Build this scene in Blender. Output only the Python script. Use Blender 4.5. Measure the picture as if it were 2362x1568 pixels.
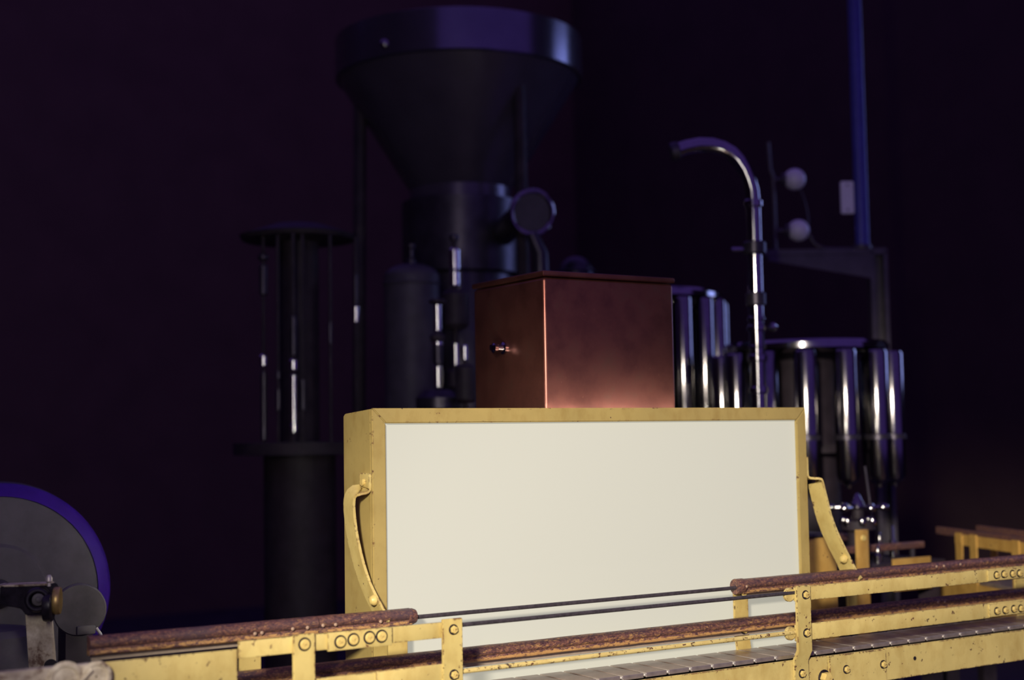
import bpy, bmesh, math, random
from mathutils import Vector, Matrix
random.seed(7)
for o in list(bpy.data.objects): bpy.data.objects.remove(o)
S = bpy.context.scene; COL = S.collection
PI = math.pi

# ---------------------------------------------------------------- camera
FPX, YAW, PIT, ROLL = 3280.0, 0.56971375, 0.07060284, -0.01640149
CAM = Vector((-1.22865362, -1.49134822, 1.254497))
cy, sy, cp, sp = math.cos(YAW), math.sin(YAW), math.cos(PIT), math.sin(PIT)
FWD = Vector((sy*cp, cy*cp, sp)); R0 = Vector((cy, -sy, 0)); U0 = R0.cross(FWD)
RGT = math.cos(ROLL)*R0 + math.sin(ROLL)*U0; UPV = -math.sin(ROLL)*R0 + math.cos(ROLL)*U0
cd = bpy.data.cameras.new('camera'); cam = bpy.data.objects.new('camera', cd); COL.objects.link(cam)
cam.matrix_world = Matrix(((RGT.x, UPV.x, -FWD.x, CAM.x), (RGT.y, UPV.y, -FWD.y, CAM.y), (RGT.z, UPV.z, -FWD.z, CAM.z), (0, 0, 0, 1)))
cd.sensor_fit = 'HORIZONTAL'; cd.sensor_width = 36.0; cd.lens = 36.0*FPX/2362; cd.clip_end = 60
cd.dof.use_dof = True; cd.dof.focus_distance = 1.92; cd.dof.aperture_fstop = 3.6; cd.dof.aperture_blades = 0
S.camera = cam
# ---------------------------------------------------------------- light
VS = S.view_settings; VS.view_transform = 'Standard'; VS.look = 'None'; VS.gamma = 1; VS.use_curve_mapping = False; VS.exposure = 0.0
W = bpy.data.worlds.new('hall_dusk'); S.world = W; W.use_nodes = True
bg = W.node_tree.nodes['Background']; bg.inputs[0].default_value = (0.19, 0.10, 0.60, 1); bg.inputs[1].default_value = 0.34

def area(name, loc, target, sx, sy_, power, col):
    l = bpy.data.lights.new(name, 'AREA'); l.shape = 'RECTANGLE'; l.size = sx; l.size_y = sy_; l.energy = power; l.color = col
    o = bpy.data.objects.new(name, l); COL.objects.link(o); o.location = loc
    o.rotation_euler = (Vector(target) - Vector(loc)).to_track_quat('-Z', 'Y').to_euler(); return o
# reflector spot trained on the conveyor, and a bare upright tube beside it whose streak shows in the chrome
sl = bpy.data.lights.new('work_spot', 'SPOT'); sl.energy = 660.0; sl.color = (1.0, 0.90, 0.74); sl.spot_size = math.radians(36); sl.spot_blend = .6; sl.shadow_soft_size = .12
so = bpy.data.objects.new('work_spot', sl); COL.objects.link(so); so.location = (-2.15, -2.10, 2.00)
so.rotation_euler = (Vector((.52, .1, .66)) - so.location).to_track_quat('-Z', 'Y').to_euler()
area('tube_lamp', (-1.62, -1.62, 1.72), (0.6, 0.8, 1.2), 0.035, 0.85, 9.0, (1.0, 0.93, 0.80))

# ---------------------------------------------------------------- pixel helpers (pixel = direction; distance from plane or usual size)
def ray(x, y): return FWD + RGT*((x-1181)/FPX) - UPV*((y-784)/FPX)
def onY(x, y, v): d = ray(x, y); return CAM + d*((v-CAM.y)/d.y)
def onX(x, y, v): d = ray(x, y); return CAM + d*((v-CAM.x)/d.x)
def onZ(x, y, v): d = ray(x, y); return CAM + d*((v-CAM.z)/d.z)
def at(x, y, t): return CAM + ray(x, y)*t
def zat(y, x, p):            # height at which the upright through p is seen at pixel row y
    d = ray(x, y); t = math.hypot(p.x-CAM.x, p.y-CAM.y)/math.hypot(d.x, d.y); return CAM.z + d.z*t

# ---------------------------------------------------------------- materials
def mat(name):
    m = bpy.data.materials.new(name); m.use_nodes = True; nt = m.node_tree
    return m, nt, nt.nodes['Principled BSDF']
def nd(nt, t, **k):
    n = nt.nodes.new(t)
    for a, b in k.items(): setattr(n, a, b)
    return n
def noise(nt, scale, detail=4, rough=.6, stretch=(1, 1, 1)):
    tc = nd(nt, 'ShaderNodeTexCoord'); mp = nd(nt, 'ShaderNodeMapping'); mp.inputs['Scale'].default_value = stretch
    nt.links.new(tc.outputs['Object'], mp.inputs[0])
    n = nd(nt, 'ShaderNodeTexNoise'); n.inputs['Scale'].default_value = scale; n.inputs['Detail'].default_value = detail; n.inputs['Roughness'].default_value = rough
    nt.links.new(mp.outputs[0], n.inputs['Vector']); return n.outputs['Fac']
def ramp(nt, src, stops):
    r = nd(nt, 'ShaderNodeValToRGB'); e = r.color_ramp.elements
    while len(e) < len(stops): e.new(0.5)
    for el, (p, c) in zip(e, stops): el.position = p; el.color = c if len(c) == 4 else (*c, 1)
    nt.links.new(src, r.inputs[0]); return r.outputs[0]
def mixc(nt, f, a, b):
    m = nd(nt, 'ShaderNodeMix', data_type='RGBA')
    for s, v in ((0, f), (6, a), (7, b)):
        if hasattr(v, 'links'): nt.links.new(v, m.inputs[s])
        elif s == 0: m.inputs[0].default_value = v
        else: m.inputs[s].default_value = (*v, 1)
    return m.outputs[2]
def math_(nt, op, a, b):
    m = nd(nt, 'ShaderNodeMath', operation=op)
    for i, v in enumerate((a, b)):
        if hasattr(v, 'links'): nt.links.new(v, m.inputs[i])
        else: m.inputs[i].default_value = v
    return m.outputs[0]
def bump(nt, b, h, strength, dist=.001):
    n = nd(nt, 'ShaderNodeBump'); n.inputs['Strength'].default_value = strength; n.inputs['Distance'].default_value = dist
    nt.links.new(h, n.inputs['Height']); nt.links.new(n.outputs[0], b.inputs['Normal'])
def plain(name, col, rough=.6, metal=0.0, vary=.25, scale=30, bmp=0.0, spec=.5):
    m, nt, b = mat(name)
    f = noise(nt, scale); lo = tuple(c*(1-vary) for c in col); hi = tuple(min(1, c*(1+vary)) for c in col)
    nt.links.new(ramp(nt, f, [(.3, lo), (.7, hi)]), b.inputs['Base Color'])
    b.inputs['Roughness'].default_value = rough; b.inputs['Metallic'].default_value = metal
    b.inputs['Specular IOR Level'].default_value = spec
    if bmp: bump(nt, b, f, bmp)
    return m
def yellow(name, col, chips=.60, edge=1.0, grime=.5):
    m, nt, b = mat(name)
    big = noise(nt, 14, 5, .65); fine = noise(nt, 190, 6, .7); mid = noise(nt, 42, 4, .6, (1, 1, .6))
    base = ramp(nt, big, [(.3, tuple(c*.86 for c in col)), (.62, col), (.8, tuple(min(1, c*1.07) for c in col))])
    dirt = ramp(nt, mid, [(grime, (0, 0, 0)), (grime+.28, (.55, .55, .55))])
    base = mixc(nt, dirt, base, tuple(c*k for c, k in zip(col, (.62, .52, .38))))
    bv = nd(nt, 'ShaderNodeBevel', samples=4); bv.inputs['Radius'].default_value = .0032
    geo = nd(nt, 'ShaderNodeNewGeometry')
    dp = nd(nt, 'ShaderNodeVectorMath', operation='DOT_PRODUCT'); nt.links.new(bv.outputs[0], dp.inputs[0]); nt.links.new(geo.outputs['Normal'], dp.inputs[1])
    em = ramp(nt, math_(nt, 'SUBTRACT', 1.0, dp.outputs['Value']), [(.006, (0,)*3), (.09, (1,)*3)])
    patch = ramp(nt, noise(nt, 48, 3, .55, (.7, 1, 1)), [(.40, (.25,)*3), (.62, (1,)*3)])
    e = math_(nt, 'MULTIPLY', math_(nt, 'MULTIPLY', em, patch), .095*edge)
    spots = math_(nt, 'MULTIPLY', ramp(nt, noise(nt, 75, 3, .5), [(.63, (0,)*3), (.67, (1,)*3)]), .13)
    s = math_(nt, 'ADD', math_(nt, 'ADD', fine, e), spots)
    chip = ramp(nt, s, [(chips+.02, (0, 0, 0)), (chips+.06, (1, 1, 1))])
    rust = ramp(nt, mid, [(.35, (.045, .018, .014)), (.65, (.14, .05, .022))])
    nt.links.new(mixc(nt, chip, base, rust), b.inputs['Base Color'])
    nt.links.new(ramp(nt, chip, [(0, (.42,)*3), (1, (.85,)*3)]), b.inputs['Roughness'])
    inv = math_(nt, 'SUBTRACT', 1.0, chip); bump(nt, b, inv, .5, .0004)
    return m
YEL = yellow('chipped_yellow_paint', (.60, .475, .175), .635, 2.4, .44)
YELD = yellow('worn_yellow_paint', (.56, .43, .15), .62, 1.8, .42)
YELF = yellow('shaded_light_box_yellow', (.385, .290, .100), .68, 1.6, .5)  # conveyor yellow darkened because the light box is less lit
YELR = yellow('flaking_yellow_rod', (.66, .52, .20), .56, .5, .5)
YELB = yellow('old_yellow_paint', (.50, .30, .075), .64, 1.2, .42)

def rustrail(name, lowlip=True, dark=1.0, yel=.0):
    m, nt, b = mat(name)
    f = noise(nt, 330, 8, .8, (.6, 1, 1)); g = noise(nt, 26, 5, .6, (.5, 1, 1))
    base = ramp(nt, f, [(.36, (.030*dark, .015*dark, .022*dark)), (.48, (.11*dark, .052*dark, .052*dark)), (.57, (.22*dark, .095*dark, .065*dark)), (.66, (.42*dark, .24*dark, .10*dark))])
    base = mixc(nt, ramp(nt, g, [(.50, (0,)*3), (.70, (.7,)*3)]), base, (.075*dark, .048*dark, .062*dark))
    # remains of yellow paint on the lower lip of the section
    tc = nd(nt, 'ShaderNodeTexCoord'); sx = nd(nt, 'ShaderNodeSeparateXYZ'); nt.links.new(tc.outputs['Object'], sx.inputs[0])
    lip = nd(nt, 'ShaderNodeMapRange'); lip.inputs[1].default_value = -.0040; lip.inputs[2].default_value = -.0065
    nt.links.new(sx.outputs[2], lip.inputs[0])
    k = math_(nt, 'ADD', math_(nt, 'MULTIPLY', lip.outputs[0], .155), math_(nt, 'ADD', noise(nt, 300, 6, .75, (.4, 1, 1)), yel))
    base = mixc(nt, ramp(nt, k, [(.58, (0,)*3), (.68, (.85,)*3)]), base, (.55, .31, .11))
    nt.links.new(base, b.inputs['Base Color']); b.inputs['Roughness'].default_value = .48; b.inputs['Metallic'].default_value = .15
    bump(nt, b, f, .45, .0008); return m
RUST = rustrail('rusty_guide_rail'); RUSTL = rustrail('rusty_lower_guide_rail', dark=1.1, yel=.045)
ROD = plain('dark_worn_steel_rod', (.055, .045, .055), .55, .3, .4, 200)
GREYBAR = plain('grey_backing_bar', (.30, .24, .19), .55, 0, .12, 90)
SLAT = plain('worn_steel_slat', (.52, .45, .40), .34, .8, .2, 55, .05)
PINM = plain('bright_steel_pin', (.55, .50, .46), .45, .5, .1, 80)
BOLTM = yellow('painted_bolt', (.66, .50, .17), .60, .35, .5)
SCRM = plain('dull_screw_head', (.36, .24, .17), .6, .1, .3, 200)
GREASE_SHADE = plain('greasy_iron_and_gap_shade', (.018, .014, .02), .32, .2, .6, 60, .3)
CHROME = plain('polished_chrome', (.36, .345, .36), .11, 1.0, .08, 40)
CHROMEB = plain('bright_chrome', (.80, .78, .78), .15, 1.0, .06, 40)
CHROMER = plain('brushed_chrome', (.30, .285, .29), .15, 1.0, .1, 60)
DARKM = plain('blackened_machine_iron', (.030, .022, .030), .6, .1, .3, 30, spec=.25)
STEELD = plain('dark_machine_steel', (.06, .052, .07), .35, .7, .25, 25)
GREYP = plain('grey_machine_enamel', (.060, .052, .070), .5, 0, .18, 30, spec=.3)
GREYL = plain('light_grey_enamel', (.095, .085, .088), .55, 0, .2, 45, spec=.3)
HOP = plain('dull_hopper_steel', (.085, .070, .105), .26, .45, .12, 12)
HOPR = plain('highlit_hopper_rim', (.20, .19, .24), .20, .9, .1, 12)  # hopper steel made paler and shinier to lift the window highlight
BLUEP = plain('blue_lit_pipe', (.06, .06, .30), .35, .1, .15, 20)  # pole colour carries the blue of the window light
RIMBLUE = plain('blue_lit_rim_tint', (.035, .008, .20), .5, 0, .15, 30, spec=.2)  # blue window light on the motor rim, put into its colour
WHITEP = plain('white_ceramic', (.72, .71, .76), .3, 0, .06, 20)
DIRTYW = plain('greasy_off_white_paint', (.42, .36, .27), .55, 0, .0, 30)
BRASS = plain('tarnished_brass', (.50, .34, .12), .4, .6, .25, 80)

def dirty_white():
    m, nt, b = mat('grimy_cream_casting')
    f = noise(nt, 60, 6, .7); g = noise(nt, 22, 4, .6)
    c = ramp(nt, f, [(.35, (.14, .08, .05)), (.45, (.50, .42, .30)), (.7, (.76, .68, .53))])
    c = mixc(nt, ramp(nt, g, [(.5, (0,)*3), (.68, (.7,)*3)]), c, (.13, .08, .06))
    nt.links.new(c, b.inputs['Base Color']); b.inputs['Roughness'].default_value = .55; bump(nt, b, f, .5, .001); return m
GRIMY = dirty_white()
def copper():
    m, nt, b = mat('tarnished_copper_sheet')
    f = noise(nt, 24, 6, .65); g = noise(nt, 260, 3, .6)
    c = ramp(nt, f, [(.3, (.125, .045, .037)), (.55, (.17, .060, .048)), (.75, (.145, .066, .050))])
    c = mixc(nt, ramp(nt, g, [(.70, (0,)*3), (.74, (.6,)*3)]), c, (.34, .16, .11))
    nt.links.new(c, b.inputs['Base Color']); b.inputs['Metallic'].default_value = .9
    nt.links.new(ramp(nt, f, [(.3, (.30,)*3), (.7, (.40,)*3)]), b.inputs['Roughness']); bump(nt, b, f, .03, .002); return m
COPPER = copper()
def diffuser(name, strength):
    m, nt, b = mat(name)
    f = noise(nt, 140, 5, .7); c = ramp(nt, f, [(.22, (.25, .22, .18)), (.30, (.25, .25, .225))])
    nt.links.new(c, b.inputs['Base Color']); b.inputs['Roughness'].default_value = .6
    b.inputs['Emission Color'].default_value = (1.0, .98, .81, 1); b.inputs['Emission Strength'].default_value = strength
    return m
PANEL = diffuser('lit_opal_diffuser', .39)
TUBE = diffuser('fluorescent_tube_glow', 75.0)
def skyglass():
    m, nt, b = mat('dusk_window_pane'); b.inputs['Base Color'].default_value = (.05, .06, .12, 1)
    b.inputs['Emission Color'].default_value = (.34, .42, 1.0, 1); b.inputs['Emission Strength'].default_value = 3.0; return m
PANE = skyglass()
WALLM = plain('dark_hall_wall', (.135, .075, .058), .9, 0, .12, 3)
FLOORM = plain('dark_concrete_floor', (.045, .03, .045), .8, 0, .3, 6)

# ---------------------------------------------------------------- mesh helpers
class MB:
    def __init__(s): s.b = bmesh.new()
    def box(s, x0, x1, y0, y1, z0, z1, bev=0.0, seg=2):
        r = bmesh.ops.create_cube(s.b, size=1)
        for v in r['verts']: v.co = Vector((x0+(v.co.x+.5)*(x1-x0), y0+(v.co.y+.5)*(y1-y0), z0+(v.co.z+.5)*(z1-z0)))
        if bev: bmesh.ops.bevel(s.b, geom=list({e for v in r['verts'] for e in v.link_edges}), offset=bev, segments=seg, affect='EDGES', profile=.5)
        return s
    def lathe(s, prof, c=(0, 0, 0), axis=(0, 0, 1), n=28, caps=True):
        q = Vector((0, 0, 1)).rotation_difference(Vector(axis)); c = Vector(c); rings = []
        for r, z in prof:
            rings.append([s.b.verts.new(c + q @ Vector((r*math.cos(2*PI*i/n), r*math.sin(2*PI*i/n), z))) for i in range(n)])
        for a, b_ in zip(rings, rings[1:]):
            for i in range(n): s.b.faces.new((a[i], a[(i+1) % n], b_[(i+1) % n], b_[i]))
        if caps:
            s.b.faces.new(rings[0][::-1]); s.b.faces.new(rings[-1])
        return s
    def cyl(s, p0, p1, r, n=20, bev=0.0):
        p0, p1 = Vector(p0), Vector(p1); L = (p1-p0).length; b_ = min(bev, r*.9, L*.45)
        prof = [(r-b_, 0), (r, b_), (r, L-b_), (r-b_, L)] if b_ else [(r, 0), (r, L)]
        return s.lathe(prof, p0, (p1-p0).normalized(), n)
    def tube(s, pts, r, n=14, caps=True):
        pts = [Vector(p) for p in pts]; rings = []; up = None
        for i, p in enumerate(pts):
            t = ((pts[min(i+1, len(pts)-1)] - pts[max(i-1, 0)])).normalized()
            if up is None: up = Vector((0, 0, 1)) if abs(t.z) < .9 else Vector((1, 0, 0))
            a = t.cross(up).normalized(); up = a.cross(t).normalized()
            rr = r[i] if isinstance(r, (list, tuple)) else r
            rings.append([s.b.verts.new(p + a*(rr*math.cos(2*PI*k/n)) + up*(rr*math.sin(2*PI*k/n))) for k in range(n)])
        for a, b_ in zip(rings, rings[1:]):
            for k in range(n): s.b.faces.new((a[k], a[(k+1) % n], b_[(k+1) % n], b_[k]))
        if caps: s.b.faces.new(rings[0][::-1]); s.b.faces.new(rings[-1])
        return s
    def torus(s, c, axis, R, r, n=36, m=10):
        q = Vector((0, 0, 1)).rotation_difference(Vector(axis)); c = Vector(c)
        g = [[s.b.verts.new(c + q @ Vector(((R+r*math.cos(2*PI*j/m))*math.cos(2*PI*i/n), (R+r*math.cos(2*PI*j/m))*math.sin(2*PI*i/n), r*math.sin(2*PI*j/m)))) for j in range(m)] for i in range(n)]
        for i in range(n):
            for j in range(m): s.b.faces.new((g[i][j], g[(i+1) % n][j], g[(i+1) % n][(j+1) % m], g[i][(j+1) % m]))
        return s
    def prism(s, poly, axis, a, bb, bev=0.0):
        """polygon in the plane normal to axis, extruded from a to bb along it"""
        def P(u, v, w): return {'x': (w, u, v), 'y': (u, w, v), 'z': (u, v, w)}[axis]
        A = [s.b.verts.new(P(u, v, a)) for u, v in poly]; B = [s.b.verts.new(P(u, v, bb)) for u, v in poly]
        n = len(poly); fs = [s.b.faces.new(A[::-1]), s.b.faces.new(B)]
        for i in range(n): fs.append(s.b.faces.new((A[i], A[(i+1) % n], B[(i+1) % n], B[i])))
        bmesh.ops.recalc_face_normals(s.b, faces=fs)
        if bev: bmesh.ops.bevel(s.b, geom=[e for e in {e for f in fs for e in f.edges}], offset=bev, segments=2, affect='EDGES')
        return s
    def mesh(s, name, m, ang=35):
        bmesh.ops.recalc_face_normals(s.b, faces=s.b.faces[:])
        me = bpy.data.meshes.new(name); s.b.to_mesh(me); s.b.free()
        for p in me.polygons: p.use_smooth = True
        me.set_sharp_from_angle(angle=math.radians(ang)); me.materials.append(m); return me
    def build(s, name, m, parent=None, loc=None, ang=35):
        return put(name, s.mesh(name, m, ang), parent, loc)
def put(name, me, parent=None, loc=None, rot=None):
    o = bpy.data.objects.new(name, me); COL.objects.link(o)
    if loc is not None: o.location = loc
    if rot is not None: o.rotation_euler = rot
    if parent is not None:
        o.parent = parent; o.matrix_parent_inverse = Matrix.Translation(parent_world(parent)).inverted()
    return o
def parent_world(p):
    v = Vector(p.location)
    while p.parent is not None: p = p.parent      # parts are built in world space under unrotated parents
    return v
def tag(o, label, cat, group=None):
    o['label'] = label; o['category'] = cat
    if group: o['group'] = group
    return o
def thing(name, loc, label, cat, group=None):
    o = bpy.data.objects.new(name, None); COL.objects.link(o); o.location = loc; o.empty_display_size = .1
    return tag(o, label, cat, group)
def struct(o): o['kind'] = 'structure'; return o

# ---------------------------------------------------------------- the hall
struct(MB().box(-7, 7.5, -5, 9, -.1, 0).build('floor', FLOORM))
struct(MB().box(-7, 7.5, 9, 9.2, 0, 6).build('wall_back', WALLM))
struct(MB().box(-7.2, -7, -5, 9.2, 0, 6).build('wall_left', WALLM))
wr = MB(); WY0, WY1, WZ0, WZ1 = -.6, 1.6, 1.9, 3.9; WX = 6.2
wr.box(WX, WX+.2, -5, WY0, 0, 6).box(WX, WX+.2, WY1, 9.0, 0, 6).box(WX, WX+.2, WY0, WY1, 0, WZ0).box(WX, WX+.2, WY0, WY1, WZ1, 6)
struct(wr.build('wall_right', plain('dark_side_wall', (.08, .045, .04), .9, 0, .12, 3)))
win = MB().box(WX+.02, WX+.10, WY0, WY0+.06, WZ0, WZ1).box(WX+.02, WX+.10, WY1-.06, WY1, WZ0, WZ1).box(WX+.02, WX+.10, WY0, WY1, WZ0, WZ0+.06).box(WX+.02, WX+.10, WY0, WY1, WZ1-.06, WZ1).build('window_1', STEELD); struct(win)
for i in range(3):
    for j in range(3):
        a = WY0+.06+(WY1-WY0-.12)*i/3; b_ = WY0+.06+(WY1-WY0-.12)*(i+1)/3; c = WZ0+.06+(WZ1-WZ0-.12)*j/3; d = WZ0+.06+(WZ1-WZ0-.12)*(j+1)/3
        MB().box(WX+.05, WX+.06, a+.012, b_-.012, c+.012, d-.012).build('pane', PANE, win)
for i in (1, 2):
    y = WY0+.06+(WY1-WY0-.12)*i/3; MB().box(WX+.03, WX+.09, y-.012, y+.012, WZ0+.06, WZ1-.06).build('mullion', STEELD, win)
    z = WZ0+.06+(WZ1-WZ0-.12)*i/3; MB().box(WX+.035, WX+.085, WY0+.06, WY1-.06, z-.012, z+.012).build('mullion', STEELD, win)

# ---------------------------------------------------------------- main conveyor
CH = .95
conv = thing('slat_conveyor', (0, .04, 0), 'long chipped yellow conveyor with steel slat chain and rusty guide rails in the foreground', 'conveyor')
CX0, CX1 = -.98, 1.02; PITCH = .0381; CW = .079
# side channels, with the spliced length seen at the right
chn = MB().prism([(-.010, .897), (-.0055, .897), (-.0055, .9435), (-.010, .9435)], 'x', CX0, .242, .0006).build('side_channel', YEL, conv)
MB().prism([(-.0125, .8955), (-.0055, .8955), (-.0055, .9430), (-.0125, .9430)], 'x', .2435, .358, .001).build('splice_plate', YEL, conv)
MB().prism([(-.010, .897), (-.0055, .897), (-.0055, .9435), (-.010, .9435)], 'x', .3585, CX1, .0006).build('side_channel', YEL, conv)
MB().box(CX0, CX1, CW+.0055, CW+.010, .897, .9435, .0006).build('side_channel', YEL, conv)
MB().box(CX0, CX1, -.0055, CW+.0055, .905, .912).build('chain_bed', DARKM, conv)
for y in (.012, .058): MB().box(CX0, CX1, y, y+.012, .912, .9435).build('wear_strip', DARKM, conv)
def slat_mesh():
    m = MB(); g = .0018
    m.box(-PITCH/2+g, PITCH/2-g, .0, CW, CH-.0062, CH, .0007, 1)
    m.box(-PITCH*.3, PITCH*.3, .028, .052, CH-.020, CH-.0062); return m.mesh('chain_slat', SLAT)
SL = slat_mesh(); PN = MB().cyl((0, -.0012, CH-.0025), (0, .010, CH-.0025), .0021, 10, .0005).mesh('hinge_pin', PINM)
k0 = int(CX0/PITCH)+1
for k in range(k0, int(CX1/PITCH)):
    s_ = put('chain_slat', SL, conv, ((k+.5)*PITCH, 0, random.uniform(-.0002, .0002)))
    p_ = put('hinge_pin', PN, s_, ((k+1)*PITCH, 0, 0))
    s_.matrix_parent_inverse = Matrix.Translation(conv.location).inverted()
    p_.matrix_parent_inverse = Matrix.Translation(s_.location).inverted()
# legs under the conveyor
for x in (-.93, .93):
    for y in (-.0055, .058): MB().box(x, x+.03, y, y+.025, 0, .905, .001).build('leg', YELB, conv)

# bolts
def hexbolt_mesh(name, r, h, m, n=6):
    b = MB(); b.lathe([(r*1.32, 0), (r*1.30, .0006), (r*1.10, .0007)], axis=(0, -1, 0), n=22); k = len(b.b.faces)  # dark base ring colours in the gap shadow round the head
    b.lathe([(r*.98, .0005), (r, h*.7), (r*.86, h), (r*.3, h*1.02)], axis=(0, -1, 0), n=n)
    me = b.mesh(name, GREASE_SHADE, 25); me.materials.append(m)
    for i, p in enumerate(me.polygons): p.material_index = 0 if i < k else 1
    return me
def roundbolt_mesh(name, r, h, m): return hexbolt_mesh(name, r, h, m, 18)
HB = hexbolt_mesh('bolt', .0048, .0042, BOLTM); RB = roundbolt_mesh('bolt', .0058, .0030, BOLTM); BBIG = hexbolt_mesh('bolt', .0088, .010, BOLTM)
SCR = MB().lathe([(.0021, 0), (.0021, .0008), (.0012, .0014)], axis=(0, -1, 0), n=12).mesh('screw', SCRM)
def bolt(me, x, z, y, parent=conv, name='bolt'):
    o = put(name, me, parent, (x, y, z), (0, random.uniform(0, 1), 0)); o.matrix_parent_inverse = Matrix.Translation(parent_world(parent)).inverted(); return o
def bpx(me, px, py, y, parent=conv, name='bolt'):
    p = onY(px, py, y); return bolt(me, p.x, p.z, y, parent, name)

# front guide: flat bars on the inner side of the posts (bars' face at y=-.018, posts' face at y=-.022)
YB = -.018
def bar(x0, x1, z0, z1, y0=YB, t=.004, m=YEL, name='guide_bar', bev=.0006):
    return MB().box(x0, x1, y0, y0+t, z0, z1, bev).build(name, m, conv)
bar(-.642, -.362, 1.0243, 1.0425)                                   # upper left bar
bar(-.538, -.457, 1.0225, 1.0432, YB-.0035, .0035, YEL, 'splice_plate')
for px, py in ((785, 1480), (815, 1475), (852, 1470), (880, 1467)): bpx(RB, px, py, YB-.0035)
bar(-.800, -.6435, 1.0005, 1.0345, YB+.001, .003, YEL, 'side_plate')       # yellow plate at the left end
bar(-.640, -.362, .9720, .9935)                                     # lower left bar
bar(-.4775, -.390, .9715, .9945, YB-.002, .002, YEL, 'splice_plate')
bar(.176, 1.0, 1.0250, 1.0445); bar(.176, 1.0, .9700, .9925)        # right bars
bar(.578, .70, 1.0262, 1.0428, YB-.003, .003, YEL, 'splice_plate'); bar(.578, .70, .9715, .9908, YB-.003, .003, YEL, 'splice_plate')
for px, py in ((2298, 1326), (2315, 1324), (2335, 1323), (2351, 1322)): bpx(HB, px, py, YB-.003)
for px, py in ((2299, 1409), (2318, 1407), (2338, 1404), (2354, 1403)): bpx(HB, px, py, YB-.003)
# thin rods in front of the lit panel
MB().cyl((-.372, YB+.002, 1.0371), (.178, YB+.002, 1.0371), .0026, 10).build('guide_rod', ROD, conv)
MB().cyl((-.372, YB+.002, .9826), (.178, YB+.002, .9826), .0031, 10).build('guide_rod', YELR, conv)
for z in (1.0345, .9815): MB().lathe([(.0085, 0), (.0095, .001), (.0095, .005), (.0085, .006)], (.168, YB+.007, z), (0, -1, 0), 24).build('rod_eye', YEL, conv)
# posts
YP = YB-.0045
def post(xc, w, ztop, kink=True):
    y0, y1 = YP, YB
    m = MB()
    prof = [(y0, ztop), (y1, ztop), (y1, .958), (-.0100, .944), (-.0100, .895), (-.0145, .895), (-.0145, .942), (y0, .956)]
    m.prism(prof, 'x', xc-w/2, xc+w/2, .0007); return m.build('guide_post', YEL, conv)
PO = [(-.5671, .0262, 1.0445), (-.3772, .0268, 1.0462), (.1880, .0268, 1.0462)]
for xc, w, zt in PO: post(xc, w, zt)
for xc in (-.5671, -.3765, .1908):
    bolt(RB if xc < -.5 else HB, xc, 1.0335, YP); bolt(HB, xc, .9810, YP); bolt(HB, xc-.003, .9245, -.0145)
post(.80, .0268, 1.0462)
# channel bolts and clamp nut
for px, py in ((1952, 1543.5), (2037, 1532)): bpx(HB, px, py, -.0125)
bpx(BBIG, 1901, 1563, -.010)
o = bpx(MB().lathe([(.0030, 0), (.0030, .0004)], axis=(0, -1, 0), n=14).mesh('bolt_hole', GREASE_SHADE), 2110, 1518, -.0101, name='bolt_hole')

# back guide: half-round wear strips facing the chain, on grey backing bars
YW = .085
def strip_profile(h):
    pts = []
    for i in range(13):
        a = -.62*PI/2 + (PI*.81)*i/12           # bulge
        pts.append((-math.cos(a)*.0085, .0028 + math.sin(a)*.0073*h/.0205))
    out = [(.004, -h/2), (-.0045, -h/2), (-.0058, -h/2+.0015), (-.0052, -h/2+.0048)]
    out += pts + [(.004, h/2)]
    return out
def strip(x0, x1, zc, h, m, name='guide_rail'):
    bm_ = MB(); prof = strip_profile(h); n = max(2, int((x1-x0)/.02)); rows = []
    for i in range(n+1):
        x = (x1-x0)*i/n
        rows.append([bm_.b.verts.new((x, y+random.uniform(-.0002, .0002), z+random.uniform(-.0002, .0002))) for y, z in prof])
    for a, b_ in zip(rows, rows[1:]):
        for j in range(len(prof)): bm_.b.faces.new((a[j], a[(j+1) % len(prof)], b_[(j+1) % len(prof)], b_[j]))
    bm_.b.faces.new(rows[0][::-1]); bm_.b.faces.new(rows[-1])
    me = bm_.mesh(name, m, 50)
    return put(name, me, conv, (x0, YW, zc))
ZU, ZL = 1.0385, .9838
rl = [strip(-.775, -.5035, ZU, .0205, RUST), strip(-.5027, -.376, ZU, .0205, RUST), strip(.168, 1.0, ZU, .0205, RUST), strip(-.72, 1.0, ZL, .0190, RUSTL)]
for o in rl: o.matrix_parent_inverse = Matrix.Translation(conv.location).inverted()
MB().lathe([(.0108, 0), (.0112, .001), (.0112, .014), (.0108, .015)], (.158, YW+.002, ZU), (1, 0, 0), 24).build('rail_end', RUST, conv)
MB().lathe([(.0100, 0), (.0100, .008), (.0085, .012), (.004, .0145)], (-.381, YW+.001, ZU), (1, 0, 0), 24).build('rail_end', RUST, conv)
MB().cyl((-.375, YW, 1.0371), (.162, YW, 1.0371), .0027, 10).build('guide_rod', ROD, conv)
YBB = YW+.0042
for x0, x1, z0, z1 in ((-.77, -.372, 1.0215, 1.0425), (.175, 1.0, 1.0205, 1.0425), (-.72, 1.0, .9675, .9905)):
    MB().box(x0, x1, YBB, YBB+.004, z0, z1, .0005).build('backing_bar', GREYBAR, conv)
for px, py in ((588, 1461), (604, 1459), (675, 1450), (709, 1447), (745, 1442), (774, 1440), (878, 1433)): bpx(SCR, px, py, YW-.0085, conv, 'screw')
for px, py in ((1722, 1352), (2160, 1306), (2177, 1305), (2215, 1301), (2163, 1388), (2179, 1387)): bpx(SCR, px, py, YW-.0085, conv, 'screw')
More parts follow.
